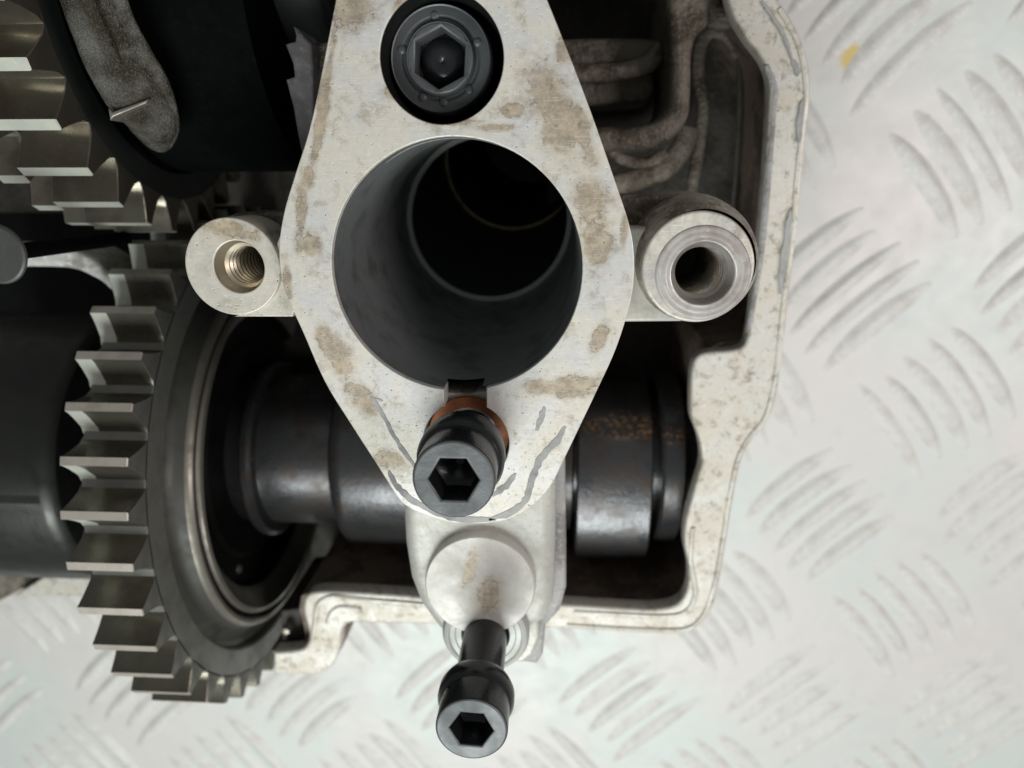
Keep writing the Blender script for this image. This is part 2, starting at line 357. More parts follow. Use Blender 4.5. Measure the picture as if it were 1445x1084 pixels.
# floor of the cam box
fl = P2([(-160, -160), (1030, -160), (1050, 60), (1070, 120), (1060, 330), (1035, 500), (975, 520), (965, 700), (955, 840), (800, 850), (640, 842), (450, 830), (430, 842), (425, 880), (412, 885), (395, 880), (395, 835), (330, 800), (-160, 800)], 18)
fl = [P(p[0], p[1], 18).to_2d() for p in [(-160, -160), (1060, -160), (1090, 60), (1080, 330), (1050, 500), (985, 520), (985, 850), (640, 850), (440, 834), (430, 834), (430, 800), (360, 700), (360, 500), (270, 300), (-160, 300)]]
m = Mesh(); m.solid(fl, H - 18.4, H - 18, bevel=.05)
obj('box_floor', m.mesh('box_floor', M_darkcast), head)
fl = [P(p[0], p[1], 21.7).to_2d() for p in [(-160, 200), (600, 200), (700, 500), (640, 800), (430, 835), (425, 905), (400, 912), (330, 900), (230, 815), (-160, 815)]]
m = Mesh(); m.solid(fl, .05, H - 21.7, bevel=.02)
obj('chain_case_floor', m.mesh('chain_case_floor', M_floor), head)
# front bulkhead seen behind the lower gear, left
m = Mesh(); m.solid(P2([(112, 812), (60, 815), (20, 842), (98, 843), (140, 843), (140, 812)], 15.5), H - 16.3, H - 15.5, bevel=.05)
obj('rim_corner', m.mesh('rim_corner', M_rim), head)
m = Mesh(); m.solid(P2([(-120, 800), (60, 800), (48, 824), (0, 848), (-120, 900)], 15.8), H - 18, H - 15.8, bevel=.05)
obj('end_cover', m.mesh('end_cover', M_brown), head, label='dull grey corner under the left barrel')
# cast ribs and pockets, upper right
def bar(name, pts, d, r, mat, flat=.6, bump=.08, n=6, lab=None, parent=None, dd=None):
    sp = smooth(pts, n, False); ds = [d] * len(sp) if dd is None else [d + (dd - d) * i / (len(sp) - 1) for i in range(len(sp))]
    path = [P(p[0], p[1], q) for p, q in zip(sp, ds)]
    rr = r if not hasattr(r, '__len__') else [np.interp(i / (len(path) - 1), np.linspace(0, 1, len(r)), r) for i in range(len(path))]
    m = Mesh(); m.tube(path, rr, 20, flat=flat, bump=bump)
    return obj(name, m.mesh(name, mat, 60), parent or head, label=lab)
m = Mesh(); m.solid(P2([(770, -60), (1100, -60), (1095, 500), (990, 500), (960, 330), (960, 300), (770, 300)], 16.2), H - 18, H - 16.2, bevel=.1)
obj('cavity_step', m.mesh('cavity_step', M_darkcast), head)
def ribplate(name, pts, d, h, mat, bev, parent=None):
    m = Mesh(); m.solid([P(p[0], p[1], d).to_2d() for p in smooth(pts, 5)], H - d - h, H - d, bevel=bev, res=4)
    return obj(name, m.mesh(name, mat, 60), parent or head)
ribplate('cast_rib', [(945, -60), (1000, -60), (1004, 20), (1000, 36), (985, 50), (978, 75), (976, 130), (972, 165), (955, 190), (925, 208), (880, 212), (840, 212), (840, 180), (890, 180), (925, 170), (942, 150), (946, 110), (944, 60), (942, 20)], 13.4, 2.2, M_brown, .16)
bar('cast_rib', [(780, 100), (830, 104), (880, 100), (915, 90), (935, 66)], 14.2, .16, M_brown)
ribplate('cast_block', [(770, 58), (930, 55), (935, 75), (905, 88), (840, 94), (780, 92)], 14.5, 1.5, M_brown, .1)
ribplate('cast_block', [(790, 108), (910, 104), (922, 112), (922, 132), (905, 143), (790, 148)], 14.6, 1.5, M_brown, .12)
bar('cast_rib', [(862, 212), (880, 226), (912, 230), (940, 216)], 14.0, .10, M_brown)
bar('cast_rib', [(820, 262), (880, 258), (935, 240), (962, 210), (972, 180)], 14.6, .20, M_brown)
bar('cast_rib', [(972, 300), (984, 220), (992, 150), (985, 100), (990, 60), (1006, 45), (1026, 52), (1042, 80)], 15.0, .12, M_brown)
bar('cast_rib', [(1042, 80), (1044, 150), (1038, 250), (1030, 330)], 15.3, .05, M_darkcast)
bar('cast_rib', [(995, -40), (1000, 10), (1012, 24), (1030, 20)], 14.2, .22, M_brown)
# pale journal face behind the flange, upper left, with its toothed edge
m = Mesh(); m.solid([P(a, b, 10.9).to_2d() for a, b in [(413, 36), (420, 40), (430, 52), (440, 62), (442, 110), (442, 250), (430, 240), (420, 190), (413, 150), (403, 112), (415, 108), (413, 90), (402, 62), (416, 58), (417, 50)]], H - 11.7, H - 10.9, bevel=.04)
obj('journal_support', m.mesh('journal_support', M_upright), head, label='pale grey upright with a toothed dark edge behind the flange')
m = Mesh(); m.solid([P(a, b, 11.2).to_2d() for a, b in [(438, 60), (490, 58), (490, 200), (440, 220)]], H - 11.9, H - 11.2, bevel=.05)
obj('journal_support', m.mesh('journal_support', M_brown), head)
# curved pale rib at the left edge, small stud by the lower corner
wr = ribplate('web_rib', [(-60, 348), (0, 348), (60, 347), (88, 349), (112, 355), (134, 368), (152, 384), (166, 400), (158, 412), (142, 399), (126, 390), (108, 382), (85, 378), (40, 377), (-60, 377)], 12.8, 1.2, M_journal, .12)
wr['label'] = 'pale curved rib between the two gears'
m = Mesh(); c = P(405, 888, 13.4)
m.lathe([(0, .12), (.08, .1), (.1, 0), (.1, -2.5)], c, n=20)
obj('dowel', m.mesh('dowel', M_ring), head)
m = Mesh(); m.solid(P2([(396, 862), (424, 858), (432, 912), (398, 914)], 13.6), H - 16, H - 13.6, bevel=.05)
obj('dowel_pad', m.mesh('dowel_pad', M_darkcast), head)
def strip(name, pts, d, wpx, mat, parent, seed=0, th=.007, k=None):
    "thin smear of residue lying on a face"
    rnd = random.Random(seed); sp = smooth(pts, 5, False); L = []; Rr = []
    for i, p in enumerate(sp):
        t = sp[min(i + 1, len(sp) - 1)] - sp[max(i - 1, 0)]; t.normalize(); nn = Vector((-t.y, t.x))
        e = .35 + .65 * min(1, min(i, len(sp) - 1 - i) / 3)
        w1, w2 = [wpx / 2 * e * rnd.uniform(.65, 1.25) for _ in range(2)]
        L.append(p + nn * w1); Rr.append(p - nn * w2)
    m = Mesh(); m.solid([P(p.x, p.y, d).to_2d() for p in L + Rr[::-1]], H - d - .01, H - d + th, bevel=.004, res=1)
    return obj(name, m.mesh(name, mat), parent)
strip('gasket_residue', [(1074, 2), (1092, 28), (1106, 52), (1117, 84)], 13, 5, M_resid, head, 1, .04)
strip('gasket_residue', [(1117, 84), (1124, 96), (1125, 108)], 13, 9, M_resid, head, 2, .02)
strip('gasket_residue', [(1131, 142), (1128, 170), (1127, 202)], 13, 8, M_resid, head, 3, .04)
strip('gasket_residue', [(1115, 296), (1110, 330), (1104, 372), (1101, 415)], 13, 8, M_resid, head, 4, .04)

# ------------------------------------------------------------------ diamond flange housing over the head
Z9 = H - 9
fo = [(480, -25), (473, 5), (441, 165), (417, 245), (402, 295), (394, 345), (397, 392), (410, 430), (428, 470), (459, 540), (496, 600), (534, 659), (562, 703), (580, 718), (606, 729), (635, 737), (661, 739), (690, 738), (717, 733), (744, 719), (775, 689), (800, 640), (822, 594), (842, 552), (868, 495), (886, 440), (894, 400), (894, 350), (886, 310), (866, 250), (840, 175), (812, 100), (772, 0), (757, -35), (725, -70), (680, -92), (622, -98), (565, -90), (515, -62)]
fo = [P(p[0], p[1], 9).to_2d() for p in smooth(fo, 5)]
house = thing('flange_housing', 'chalky white diamond shaped port flange with a large round bore and brown stains', 'engine flange', (-1.2, -1.0, H - 11))
PC = P(643.5, 380.5, 9).to_2d(); PR = 1.60
S1 = Vector((-1.122, -3.372)); RB = .585
S2 = Vector((-.978, -7.025)); RS2 = .63
# opening of the top layer: port circle, slot and screw recess joined
def union_key():
    pts = []
    hw = .285
    cx = S1.x
    a_s = math.asin((cx + hw - PC.x) / PR); a_e = math.asin((cx - hw - PC.x) / PR)
    # port circle counter-clockwise from right slot edge round the top to the left slot edge
    st = -math.pi / 2 + a_s; en = -math.pi / 2 + a_e + 2 * math.pi
    for k in range(91): 
        a = st + (en - st) * k / 90; pts.append(Vector((PC.x + PR * math.cos(a), PC.y + PR * math.sin(a))))
    b = math.asin(hw / RB)
    st = math.pi / 2 + b; en = math.pi / 2 - b + 2 * math.pi
    for k in range(61):
        a = st + (en - st) * k / 60; pts.append(Vector((S1.x + RB * math.cos(a), S1.y + RB * math.sin(a))))
    return pts
B1 = P(623, 82, 9).to_2d(); RB1 = .735
m = Mesh()
m.solid(fo, Z9 - .42, Z9, [union_key(), circ(B1, RB1, 72)], bevel=.012)
m.solid(fo, Z9 - 1.0, Z9 - .42, [circ(PC, PR + .17, 96), circ(S1, .34, 40), circ(B1, RB1 + .03, 48)], bevel=.004)
obj('flange_plate', m.mesh('flange_plate', M_face), house)
# black liner of the bolt recess, its shade put into the colour
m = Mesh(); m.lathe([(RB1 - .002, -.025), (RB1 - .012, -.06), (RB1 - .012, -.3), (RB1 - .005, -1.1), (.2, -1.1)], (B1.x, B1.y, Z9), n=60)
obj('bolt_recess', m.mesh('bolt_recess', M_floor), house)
# bore wall, bending away under the flange
def ringpts(c, r, z, n=96): return [(c[0] + r * math.cos(2 * math.pi * k / n), c[1] + r * math.sin(2 * math.pi * k / n), z) for k in range(n)]
def loft(m, rings, mi=0):
    n = len(rings[0]); vs = [p for r in rings for p in r]
    m.add(vs, [(i * n + k, i * n + (k + 1) % n, (i + 1) * n + (k + 1) % n, (i + 1) * n + k) for i in range(len(rings) - 1) for k in range(n)], mi)
c1 = P(690, 309, 13.2); c2 = P(724, 226, 15.4)
def lerp(a, b, t): return a + (b - a) * t
rings = []
for k in range(13):
    t = k / 12; z = Z9 - .10 - (4.2 - .10) * t
    c = lerp(PC, c1.to_2d(), t ** 1.3); rings.append(ringpts(c, lerp(PR - .004, 1.50, t), z))
# the slot by the screw cuts the top of the wall
m = Mesh(); loft(m, rings)
keep = []
for f in m.f:
    cx_ = sum(m.v[i][0] for i in f) / 4; cy_ = sum(m.v[i][1] for i in f) / 4; cz_ = sum(m.v[i][2] for i in f) / 4
    if not (abs(cx_ - S1.x) < .27 and cy_ < PC.y and cz_ > Z9 - .45): keep.append(f)
m.f = keep; m.m = [0] * len(keep); m.sm = [True] * len(keep)
obj('bore_wall', m.mesh('bore_wall', M_bore), house, label='smooth dark grey bore wall')
m = Mesh(); n_ = 96
rr = [ringpts(c1, 1.51, c1.z + .01), ringpts(c1, 1.50, c1.z + .03), ringpts(c1, 1.42, c1.z + .03), ringpts(c1, 1.41, c1.z - .05)]
loft(m, rr); obj('joint_ring', m.mesh('joint_ring', M_seat), house, label='thin bright joint ring low in the bore')
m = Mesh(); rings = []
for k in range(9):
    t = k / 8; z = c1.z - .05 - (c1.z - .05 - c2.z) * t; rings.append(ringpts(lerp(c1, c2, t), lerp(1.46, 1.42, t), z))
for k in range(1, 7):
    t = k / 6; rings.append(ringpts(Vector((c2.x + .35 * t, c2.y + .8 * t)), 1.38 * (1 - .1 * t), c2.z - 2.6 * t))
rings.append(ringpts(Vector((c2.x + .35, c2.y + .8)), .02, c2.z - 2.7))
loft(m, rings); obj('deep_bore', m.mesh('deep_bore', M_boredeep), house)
m = Mesh(); loft(m, [ringpts(c2, 1.43, c2.z + .02), ringpts(c2, 1.40, c2.z + .05), ringpts(c2, 1.36, c2.z + .03), ringpts(c2, 1.36, c2.z - .05)])
obj('joint_ring', m.mesh('joint_ring', steel('brassy_ring', (.45, .36, .2), .5, .3, (.12, .09, .05), .8)), house, label='faint brassy ring deepest in the bore')
# outer wall of the port tube
m = Mesh(); rings = []
for k in range(9):
    t = k / 8; rings.append(ringpts(lerp(PC, c1.to_2d(), t), 1.85 - .05 * t, Z9 - .95 - 5.5 * t, 64))
loft(m, rings); obj('port_tube', m.mesh('port_tube', M_darkcast), house)
# recess walls and floor for the screw beside the bore, with the brassy land of the slot
m = Mesh()
m.lathe([(RB, -.41), (RB - .01, -.44), (.35, -.44), (.35, -1.6)], (S1.x, S1.y, Z9), n=60)
obj('screw_recess', m.mesh('screw_recess', M_brown), house)
m = Mesh(); m.lathe([(.59, -.98), (.59, -.50), (.57, -.44), (.50, -.40), (.44, -.42), (.43, -.6)], (S1.x, S1.y, Z9), n=24, a0=math.radians(58), a1=math.radians(122))
obj('slot_land', m.mesh('slot_land', M_brass), house, label='bright brassy land in the slot between bore and screw')
# left lug
L1 = P(328, 377, 9.12).to_2d(); h1 = P(337, 377, 9.12).to_2d()
M_valley = steel('oily_shaded_valley', (.07, .055, .04), .5, .3, (.04, .03, .02), .6)  # oil dirt plus the shade between crests, put into one dark colour
def threads(r, z_top, depth, pitch, c, mat, name, parent, amp=.045):
    m = Mesh(); z = 0; cc_ = (c[0], c[1], z_top)
    while z < depth:                            # crest, flank, dark valley with oil and groove shade in its colour
        q = pitch; a_ = amp
        m.lathe([(r, -z), (r - a_, -z - q * .30), (r - a_, -z - q * .52)], cc_, n=48)
        m.lathe([(r - a_, -z - q * .52), (r + .01, -z - q * .70), (r + .01, -z - q * .96), (r, -z - q)], cc_, n=48, mi=1)
        z += q
    m.lathe([(r, -z), (.01, -z - .1)], cc_, n=24, mi=1)
    return obj(name, m.mesh(name, [mat, M_valley], 20), parent)
m = Mesh(); m.solid(circ(L1, .635, 64), H - 9.9, H - 9.12, [circ(h1, .338, 48)], bevel=.018)
m.solid([P(a, b, 9.2).to_2d() for a, b in [(330, 447), (413, 447), (425, 400), (425, 330), (396, 330), (390, 345), (396, 378), (385, 415), (360, 436)]], H - 9.9, H - 9.2, bevel=.015)
obj('mounting_lug', m.mesh('mounting_lug', M_lug), house, label='left threaded lug with pale round face')
m = Mesh(); m.lathe([(.334, -.02), (.334, -.12), (.298, -.18), (.298, -.25)], (h1.x, h1.y, H - 9.12), n=56)
obj('hole_chamfer', m.mesh('hole_chamfer', M_brass), house)
threads(.30, H - 9.12 - .24, 1.9, .115, h1, M_brass, 'thread', house)
m = Mesh(); m.solid([P(a, b, 10.0).to_2d() for a, b in [(300, 312), (335, 300), (420, 298), (420, 440), (340, 440), (290, 400), (280, 350)]], H - 11.2, H - 10.0, [circ(h1, .36, 32)], bevel=.08, res=4)
m.solid([P(a, b, 9.92).to_2d() for a, b in [(366, 318), (378, 312), (398, 370), (385, 372)]], H - 10.3, H - 9.9, bevel=.05)
obj('lug_web', m.mesh('lug_web', M_brown), house)
# right boss
L2 = P(986, 378, 9.1).to_2d(); h2 = P(992, 386, 9.1).to_2d()
m = Mesh()
m.solid(circ(L2, .70, 72), H - 9.8, H - 9.12, [circ(h2, .39, 48)], bevel=.03)
obj('mounting_boss', m.mesh('mounting_boss', M_boss), house, label='right threaded boss with scored bright ring')
m = Mesh(); m.lathe([(.60, .0), (.58, .014)] + [(.575 - .0085 * k, .014 + (.0010 if k % 2 else 0) + .0016 * math.sin(k * .7)) for k in range(20)] + [(.40, .010), (.385, -.05), (.375, -.12), (.353, -.16), (.353, -.21)], (h2.x, h2.y, H - 9.12), n=64)
obj('seat_ring', m.mesh('seat_ring', steel('scored_seat', (.50, .48, .46), .42, .4, (.24, .20, .18), .8, (5, 5, 5), b=.2)), house)
threads(.355, H - 9.12 - .20, 1.9, .12, h2, M_thread, 'thread', house)
m = Mesh(); m.lathe([(.68, -.03), (.715, -.08), (.76, -.22), (.82, -.5), (.86, -.9), (.90, -2.4)], (L2.x + .04, L2.y + .04, H - 9.12), n=64)
obj('boss_body', m.mesh('boss_body', M_side), house)
m = Mesh(); m.solid([P(a, b, 9.55).to_2d() for a, b in [(860, 454), (962, 453), (945, 430), (936, 386), (945, 345), (930, 320), (885, 320), (860, 330)]], H - 10.2, H - 9.5, [], bevel=.05, res=3)
obj('boss_web', m.mesh('boss_web', M_cap), house)
m = Mesh(); m.solid([P(a, b, 10.0).to_2d() for a, b in [(840, 275), (1000, 274), (1030, 290), (1055, 330), (1055, 345), (930, 350), (925, 400), (840, 400)]], H - 11.6, H - 10.0, [], bevel=.06, res=4)
obj('boss_shelf', m.mesh('boss_shelf', M_brown), house)
# residue on the flange face
strip('gasket_residue', [(523, 560), (535, 576), (551, 606), (566, 632), (588, 662)], 9, 6, M_resid, house, 5)
strip('gasket_residue', [(528, 562), (540, 566)], 9, 4, M_resid, house, 6)
strip('gasket_residue', [(549, 664), (558, 684), (580, 704), (612, 722), (650, 733), (700, 733)], 9, 9, M_resid, house, 7)
strip('gasket_residue', [(690, 734), (728, 719), (744, 702), (752, 673), (764, 646), (783, 626), (798, 602)], 9, 10, M_resid, house, 8)
strip('gasket_residue', [(768, 574), (764, 590), (757, 608)], 9, 9, M_resid, house, 9)
strip('gasket_residue', [(728, 668), (714, 686), (694, 700)], 9, 9, M_resid, house, 10)

# ------------------------------------------------------------------ cam cap below the flange
cap = thing('cam_cap', 'pale rounded cam cap under the lower tip of the flange with a dished pad', 'engine casting', (-1.2, -5.9, H - 12))
co_ = [(566, 600), (566, 700), (570, 770), (578, 820), (592, 856), (612, 884), (626, 900), (700, 900), (742, 892), (770, 880), (781, 850), (784, 760), (786, 640), (786, 600)]
m = Mesh(); m.solid([P(a, b, 10.05).to_2d() for a, b in co_], H - 13.5, H - 10.05, [circ(S2 + Vector((0, -.0)), .36, 32)] if False else (), bevel=.22, res=6)
obj('cap_body', m.mesh('cap_body', M_cap, 60), cap)
m = Mesh()
m.lathe([(.72, -2.6), (.71, -.38), (.67, -.31), (.62, -.29), (.60, -.295), (.58, -.31), (.50, -.31), (.485, -.32), (.40, -.32), (.385, -.34), (.385, -1.5)], (S2.x, S2.y, H - 9.6), n=72)
obj('screw_seat', m.mesh('screw_seat', M_seat), cap, label='bright machined ring around the long screw')
# rounded pad
pc = P(677, 828, 9.85); m = Mesh()
m.lathe([(.90, -.35), (.872, -.03), (.862, -.008), (.85, .0)], (pc.x, pc.y, H - 9.85), n=72)
m.lathe([(.85, .0), (.4, .003), (.001, .004)], (pc.x, pc.y, H - 9.85), n=72)
pad = obj('round_pad', m.mesh('round_pad', cast_face('pad_face', (.64, .625, .60), (.42, .36, .28), [F(664, 795, 10, 34, 10, 10, 90), F(690, 832, 22, 30, 0, 10, 90), F(632, 880, 8, 8, 0, 10, 90)], .4, .25, .5, .2, (.58, .56, .52)), 60), cap)
m = Mesh(); m.solid([P(a, b, 10.75).to_2d() for a, b in [(740, 600), (797, 600), (799, 760), (799, 830), (790, 862), (770, 884), (766, 925), (757, 938), (738, 935), (735, 880)]], H - 14, H - 10.75, bevel=.07, res=3)
obj('cap_rib', m.mesh('cap_rib', M_rib), cap)
m = Mesh(); m.solid([P(a, b, 10.4).to_2d() for a, b in [(714, 880), (760, 872), (762, 900), (752, 925), (738, 936), (722, 934)]], H - 13, H - 10.4, bevel=.06, res=3)
obj('cap_foot', m.mesh('cap_foot', M_cap), cap)

# ------------------------------------------------------------------ screws
def hexpts(c, r, a0=0): return circ(c, r, 6, a0)
def screw(name, c, z_top, rh, hh, rhex, rsh, z_end, label, a0, lab_cat='screw', mtop=None, collar=None, seg=64, deep=.42):
    t = thing(name, label, lab_cat, (c[0], c[1], z_end), 'black socket head screws')
    m = Mesh(); m.solid(circ(c, rh, seg), z_top - hh, z_top, [hexpts(c, rhex, a0)], bevel=.035, res=3)
    for p in range(len(m.v)): pass
    o = obj('head', m.mesh('head', [M_blacktop if mtop is None else mtop, M_black], 45), t)
    me = o.data
    for p in me.polygons:
        if p.normal.z < .6: p.material_index = 1  # upward faces stay greyer, all others take the darker oxide
    m = Mesh(); m.lathe([(rhex * 1.02, -deep), (rhex * .55, -deep - .06), (.05, -deep - .18), (.001, -deep - .18)], (c[0], c[1], z_top), n=24)
    obj('socket_floor', m.mesh('socket_floor', M_black), t)
    if collar:
        m = Mesh(); m.lathe(collar, (c[0], c[1], z_top), n=seg); obj('collar', m.mesh('collar', M_black), t)
    m = Mesh(); m.lathe([(rsh, z_top - hh + .02 - z_end), (rsh, 0), (.01, 0)], (c[0], c[1], z_end), n=40)
    obj('shank', m.mesh('shank', M_black), t)
    return t
screw('socket_screw', S1, H - 7.75, .50, .66, .30, .33, H - 10.3, 'black socket head screw standing in the copper lined recess at the bore edge', .0,
      collar=[(.45, -.52), (.52, -.56), (.565, -.64), (.565, -.84), (.53, -.88), (.545, -.92), (.545, -1.00), (.46, -1.1), (.33, -1.15)])
screw('socket_screw', S2, H - 7.85, .49, .60, .29, .355, H - 10.9, 'long black socket head screw standing out of the cam cap at the bottom', -.05,
      collar=[(.48, -.44), (.51, -.48), (.545, -.56), (.545, -.70), (.51, -.80), (.42, -.88), (.35, -.90)])
# copper washer round the first screw
wz = Z9 - .34
w_ = Mesh(); w_.lathe([(.40, 0), (.42, .05), (.56, .05), (.575, 0), (.56, -.05), (.42, -.05), (.40, 0)], (S1.x, S1.y, wz), n=64)
tw = thing('washer', 'copper sealing washer under the black screw at the bore edge', 'washer', (S1.x, S1.y, wz)); obj('ring', w_.mesh('ring', M_copper), tw)
# upper screw sunk in its recess with wide washer face
U = P(621, 83, 9.4).to_2d()
tb = thing('flange_bolt', 'black hex socket bolt sunk in the round recess at the top of the flange', 'bolt', (U.x, U.y, H - 10.1))
zt = H - 9.42
m = Mesh(); m.lathe([(.64, -.5), (.64, -.06), (.615, -.02), (.60, -.03), (.50, -.02), (.46, -.05), (.435, -.05), (.43, .02), (.41, .05), (.36, .04)], (U.x, U.y, zt), n=72)
obj('bolt_flange', m.mesh('bolt_flange', M_blacktop), tb)
Uc = Vector((U.x + .0, U.y + .0))
m = Mesh(); m.solid(circ(Uc, .42, 48), zt - .35, zt + .055, [hexpts(Uc, .35, .45)], bevel=.04, res=3)
obj('socket', m.mesh('socket', M_blacktop), tb)
m = Mesh(); m.lathe([(.37, -.02), (.30, .0), (.22, .10), (.12, .14), (.03, .12), (.001, .10)], (Uc.x, Uc.y, zt - .30), n=32)
obj('socket_floor', m.mesh('socket_floor', M_black), tb)
for a in (.4, 1.7, 2.9, 4.2, 4.75, 5.5):
    m = Mesh(); q = (U.x + .5 * math.cos(a), U.y + .5 * math.sin(a), zt - .02)
    m.lathe([(.06, -.01), (.045, .004), (.02, .010), (.001, .010)], q, n=16)
    obj('head_mark', m.mesh('head_mark', M_blacktop), tb)

# ------------------------------------------------------------------ camshaft with its gear
GY, GZ, GX, GR = -6.0525, H - 15.6297, -6.765, 5.63
C0 = (0, GY, GZ)
shaft = thing('camshaft', 'dark oily camshaft with a large toothed gear running under the flange', 'camshaft', C0)
m = Mesh(); m.lathe([(.01, -9.2), (1.76, -9.2), (1.76, -4.72), (1.70, -4.66), (1.60, -4.62), (1.60, .1), (1.76, .12), (1.76, .50), (1.4, .56), (1.4, 2.0), (1.3, 3.3), (.01, 3.3)], C0, 'X', 96)
obj('shaft', m.mesh('shaft', M_cam), shaft)
m = Mesh(); m.lathe([(1.6, -4.58), (2.12, -4.56), (2.2, -4.46), (2.23, -4.3), (2.23, -2.0), (1.5, -1.9)], C0, 'X', 96)
obj('journal', m.mesh('journal', M_cam), shaft)
def lobe(a):
    d = (a - math.radians(150) + math.pi) % (2 * math.pi) - math.pi
    return 1 + .34 * math.exp(-(d / .62) ** 2)
m = Mesh(); m.lathe([(1.0, .60), (1.72, .60), (1.76, .64), (1.76, 2.16), (1.72, 2.2), (1.0, 2.2)], C0, 'X', 120, rfun=lobe)
obj('lobe', m.mesh('lobe', M_cam), shaft)
m = Mesh(); m.lathe([(1.0, 2.36), (1.90, 2.36), (1.96, 2.42), (1.96, 2.80), (1.88, 2.86), (1.0, 2.88)], C0, 'X', 96)
obj('end_collar', m.mesh('end_collar', M_cam), shaft)
# gear wheel body
RR = 5.12
mm = Mesh(); cgr = (GX, GY, GZ)
mm.lathe([(1.7, -1.0), (RR - .3, -1.12), (RR, -1.10), (RR, -.01), (RR - .01, 0), (4.58, 0), (4.54, -.03), (4.50, -.22)], cgr, 'X', 160, 0)
mm.lathe([(4.50, -.22), (4.40, -.24), (4.22, -.16), (4.12, -.02), (4.08, .12)], cgr, 'X', 160, 3)
mm.lathe([(4.08, .12), (4.05, .20), (4.00, .24), (3.93, .24), (3.89, .19)], cgr, 'X', 160, 1)
mm.lathe([(3.89, .19), (3.83, .15), (3.79, .19)], cgr, 'X', 160, 2)
mm.lathe([(3.79, .19), (3.76, .26), (3.68, .28), (3.63, .24)], cgr, 'X', 160, 1)
mm.lathe([(3.63, .24), (3.50, .10), (3.36, .04), (3.26, -.02), (3.22, -.06)], cgr, 'X', 160, 0)
mm.lathe([(3.22, -.06), (3.16, -.28), (2.6, -.30), (2.5, -.22), (1.7, -.22)], cgr, 'X', 160, 2)
m = Mesh(); m.lathe([(1.7, .0), (2.0, .02), (2.06, .1), (2.06, .22), (1.98, .3), (1.76, .32)], (GX + .15, GY, GZ), 'X', 96)
obj('hub_flange', m.mesh('hub_flange', M_cam), shaft)
gw = obj('gear_wheel', mm.mesh('gear_wheel', [M_gear, M_ring, M_floor, M_cone]), shaft)
def tooth_mesh(name, R, h, x0, x1, half_root, half_tip, mats, worn=True, bev=.016):
    "one tooth pointing along +y, its axis along x through the origin; slots: flank, tip, worn"
    prof = []
    for t in (0, .15, .35, .6, .85, 1.0):
        r = R - h + h * t; hw = half_tip + (half_root - half_tip) * ((1 - t) ** 1.28)
        if t == 0: hw += .05
        prof.append((r, hw))
    xs = [x0, x0 + bev, x0 + .30, x1 - bev, x1]
    m = Mesh()
    def ring(x, sh):
        L = [(x, r - (sh if i == len(prof) - 1 else 0), -hw + sh * .8) for i, (r, hw) in enumerate(prof)]
        Rr = [(x, r - (sh if i == len(prof) - 1 else 0), hw - sh * .8) for i, (r, hw) in enumerate(prof)][::-1]
        return L + Rr
    rings = [ring(xs[0], bev), ring(xs[1], 0), ring(xs[2], 0), ring(xs[3], 0), ring(xs[4], bev)]
    n = len(rings[0]); q = len(prof)
    for i in range(4):
        for k in range(n - 1):
            mi = 1 if k == q - 1 else (2 if worn and k >= q and i <= 1 else 0)
            m.add([rings[i][k], rings[i][k + 1], rings[i + 1][k + 1], rings[i + 1][k]], [(0, 1, 2, 3)], mi)
    m.add(rings[0], [tuple(range(n))], 0); m.add(rings[4], [tuple(range(n - 1, -1, -1))], 3 if len(mats) > 3 else 0)
    return m.mesh(name, mats, 30)
# the tooth lies along +y at zero turn; z side + has the worn strip with its painted glint
tm = tooth_mesh('tooth', GR, .56, -1.14, 0, .325, .072, [M_tooth, M_tip, M_worn, M_gear])
PIT = 2 * math.pi / 40
for i in range(40):
    a = math.radians(80.8) + i * PIT
    o = obj('tooth', tm, gw, at=(GX, GY, GZ)); o.rotation_euler[0] = a
m = Mesh(); c = (GX - .5, GY + 2.85 * math.cos(math.radians(148)), GZ + 2.85 * math.sin(math.radians(148)))
m.lathe([(.12, 0), (.12, .2), (.09, .26), (.001, .27)], c, 'X', 16)
obj('gear_bolt', m.mesh('gear_bolt', M_ring), shaft)
m = Mesh(); m.lathe([(.01, -1.5), (2.0, -1.5), (2.0, -2.2), (2.95, -2.22), (3.0, -2.25)], (GX - .85, GY, GZ), 'X', 110)
obj('drum_end', m.mesh('drum_end', M_floor), shaft)
m = Mesh(); m.lathe([(3.0, -2.25), (3.12, -2.36), (3.17, -2.52), (3.17, -9), (.01, -9)], (GX - .85, GY, GZ), 'X', 110)
obj('drum', m.mesh('drum', M_barrel), shaft, label='smooth dull steel drum left of the gear')

# ------------------------------------------------------------------ upper gear pair
UY, UZ, UX, UR = 3.10, H - 13.42, -6.93, 3.96
idl = thing('drive_gear', 'upper oily steel gear with bright tooth tips meshing above the lower gear', 'gear', (UX, UY, UZ))
m = Mesh(); m.lathe([(.5, -1.05), (3.36, -1.08), (3.36, -.03), (3.34, 0), (2.9, 0), (2.8, -.15), (.5, -.15)], (UX, UY, UZ), 'X', 120)
mg = obj('main_gear', m.mesh('main_gear', M_gear), idl)
t1 = tooth_mesh('tooth', UR, .62, -1.10, 0, .30, .085, [M_toothup, M_worn, M_toothup], False)
for i in range(30):
    o = obj('tooth', t1, mg, at=(UX, UY, UZ)); o.rotation_euler[0] = math.radians(113.2 + 11.75 * 0 + 12 * i)
m = Mesh(); m.lathe([(.5, -2.0), (3.3, -1.95), (3.36, -1.9), (3.36, -1.22), (3.3, -1.18), (.5, -1.18)], (UX, UY, UZ), 'X', 120)
sg = obj('scissor_gear', m.mesh('scissor_gear', M_gear), idl, label='thin spring loaded gear ring behind the main gear')
t2 = tooth_mesh('tooth', UR - .06, .55, -1.62, -1.17, .27, .09, [M_toothup, M_worn, M_toothup], False)
for i in range(30):
    o = obj('tooth', t2, sg, at=(UX, UY, UZ)); o.rotation_euler[0] = math.radians(116.6 + 12 * i)

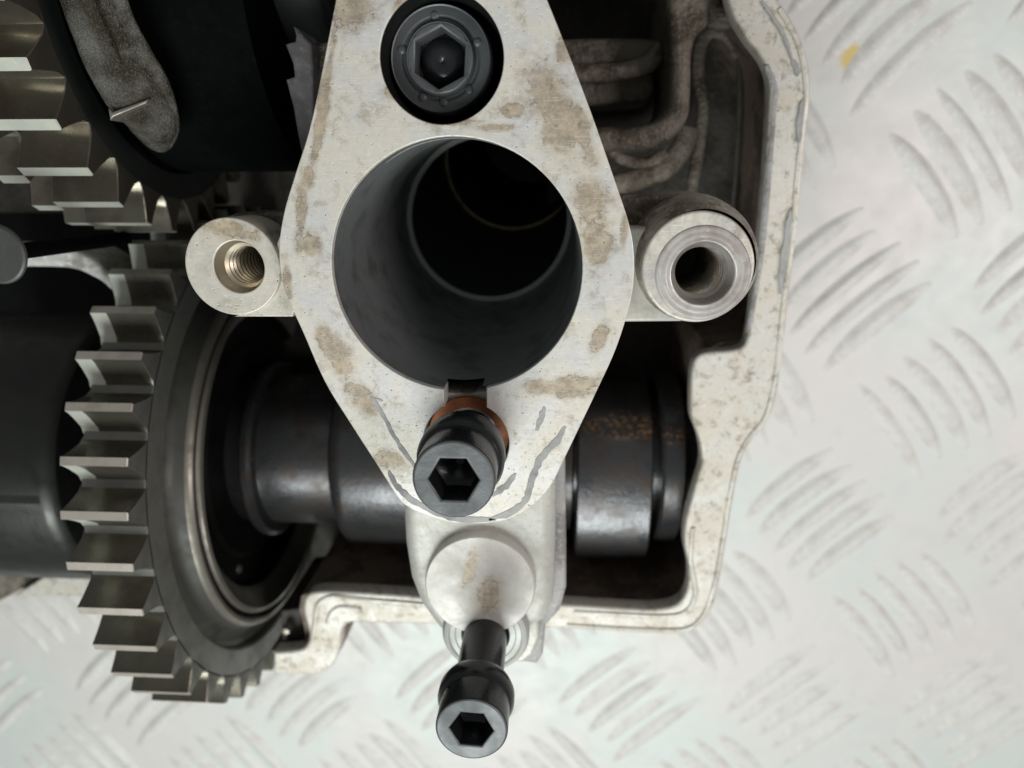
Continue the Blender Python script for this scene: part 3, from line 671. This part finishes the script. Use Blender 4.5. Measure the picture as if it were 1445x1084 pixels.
# ------------------------------------------------------------------ casting arm, pin, second shaft
arm = thing('casting_arm', 'rough oily brown casting arm hanging beside the upper gear', 'casting', P(170, 90, 11.5))
def armtube(pts, d0, d1, rad, flat, mat, name):
    sp = smooth(pts, 6, False); n = len(sp)
    path = [P(p[0], p[1], lerp(d0, d1, i / (n - 1))) for i, p in enumerate(sp)]
    rr = [np.interp(i / (n - 1), np.linspace(0, 1, len(rad)), rad) for i in range(n)]
    m = Mesh(); m.tube(path, rr, 28, flat=flat, bump=.012)
    return obj(name, m.mesh(name, mat, 70), arm)
armtube([(112, -40), (128, 10), (146, 55), (168, 98), (192, 132), (208, 160), (216, 182), (222, 204)], 9.9, 11.2, [.36, .36, .38, .42, .46, .44, .36, .18], .7, M_arm, 'arm_body')
armtube([(160, -30), (178, 25), (202, 72), (226, 115), (238, 150), (243, 180), (236, 205)], 9.95, 11.2, [.10, .10, .11, .12, .12, .11, .07], .8, M_arm, 'arm_ridge')
armtube([(112, -30), (128, 12), (150, 60), (172, 105), (190, 130)], 9.6, 10.5, [.10, .10, .10, .08, .04], .8, M_arm, 'arm_ridge')
armtube([(200, 158), (205, 175), (208, 195)], 10.65, 10.95, [.06, .13, .05], .6, M_arm, 'arm_pad')
m = Mesh(); m.solid([P(a, b, 10.34).to_2d() for a, b in [(152, 152), (158, 158), (208, 140), (206, 146), (160, 165), (155, 170)]], H - 10.7, H - 10.34, bevel=.02)
obj('parting_flash', m.mesh('parting_flash', M_ring), arm)
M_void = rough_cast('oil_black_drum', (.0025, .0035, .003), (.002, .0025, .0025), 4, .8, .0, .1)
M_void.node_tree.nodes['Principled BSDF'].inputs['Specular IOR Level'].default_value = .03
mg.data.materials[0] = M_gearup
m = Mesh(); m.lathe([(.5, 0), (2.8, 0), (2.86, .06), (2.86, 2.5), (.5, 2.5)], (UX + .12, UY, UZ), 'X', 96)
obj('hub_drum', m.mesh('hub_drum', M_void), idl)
pin = thing('pivot_pin', 'dark grey round pin end cut by the left edge of the photo', 'pin', P(-4, 358, 11))
c = P(-6, 359, 9.8); m = Mesh(); m.lathe([(.001, -.04), (.03, -.03), (.05, 0), (.39, 0), (.42, -.02), (.43, -.05), (.41, -.08), (.05, -.10)], c, n=56)
obj('pin_body', m.mesh('pin_body', M_pin), pin)
m = Mesh(); m.lathe([(.12, -.08), (.12, -3.2), (.01, -3.2)], c, n=32)
obj('pin_stem', m.mesh('pin_stem', M_void), pin)
s2 = thing('shaft', 'black oily second camshaft across the top behind the flange', 'camshaft', (0, 4.2, H - 13.5))
cy, cz = 5.6, H - 14.2
def shade_r(y_px, d_axis_y, d_axis_z): return 0
m = Mesh(); m.lathe([(.01, -5.6), (1.9, -5.6), (2.0, -5.5), (2.0, 2.2), (1.9, 2.3), (.01, 2.3)], (0, cy, cz), 'X', 96)
obj('shaft_barrel', m.mesh('shaft_barrel', M_camdark), s2)
m = Mesh(); m.lathe([(.01, -5.3), (2.9, -5.3), (3.0, -5.2), (3.0, -3.6), (2.9, -3.5), (.01, -3.5)], (0, cy - .6, cz), 'X', 96, rfun=lambda a: 1 + .1 * math.cos(a - 2.6))
obj('shaft_lobe', m.mesh('shaft_lobe', M_camdark), s2)
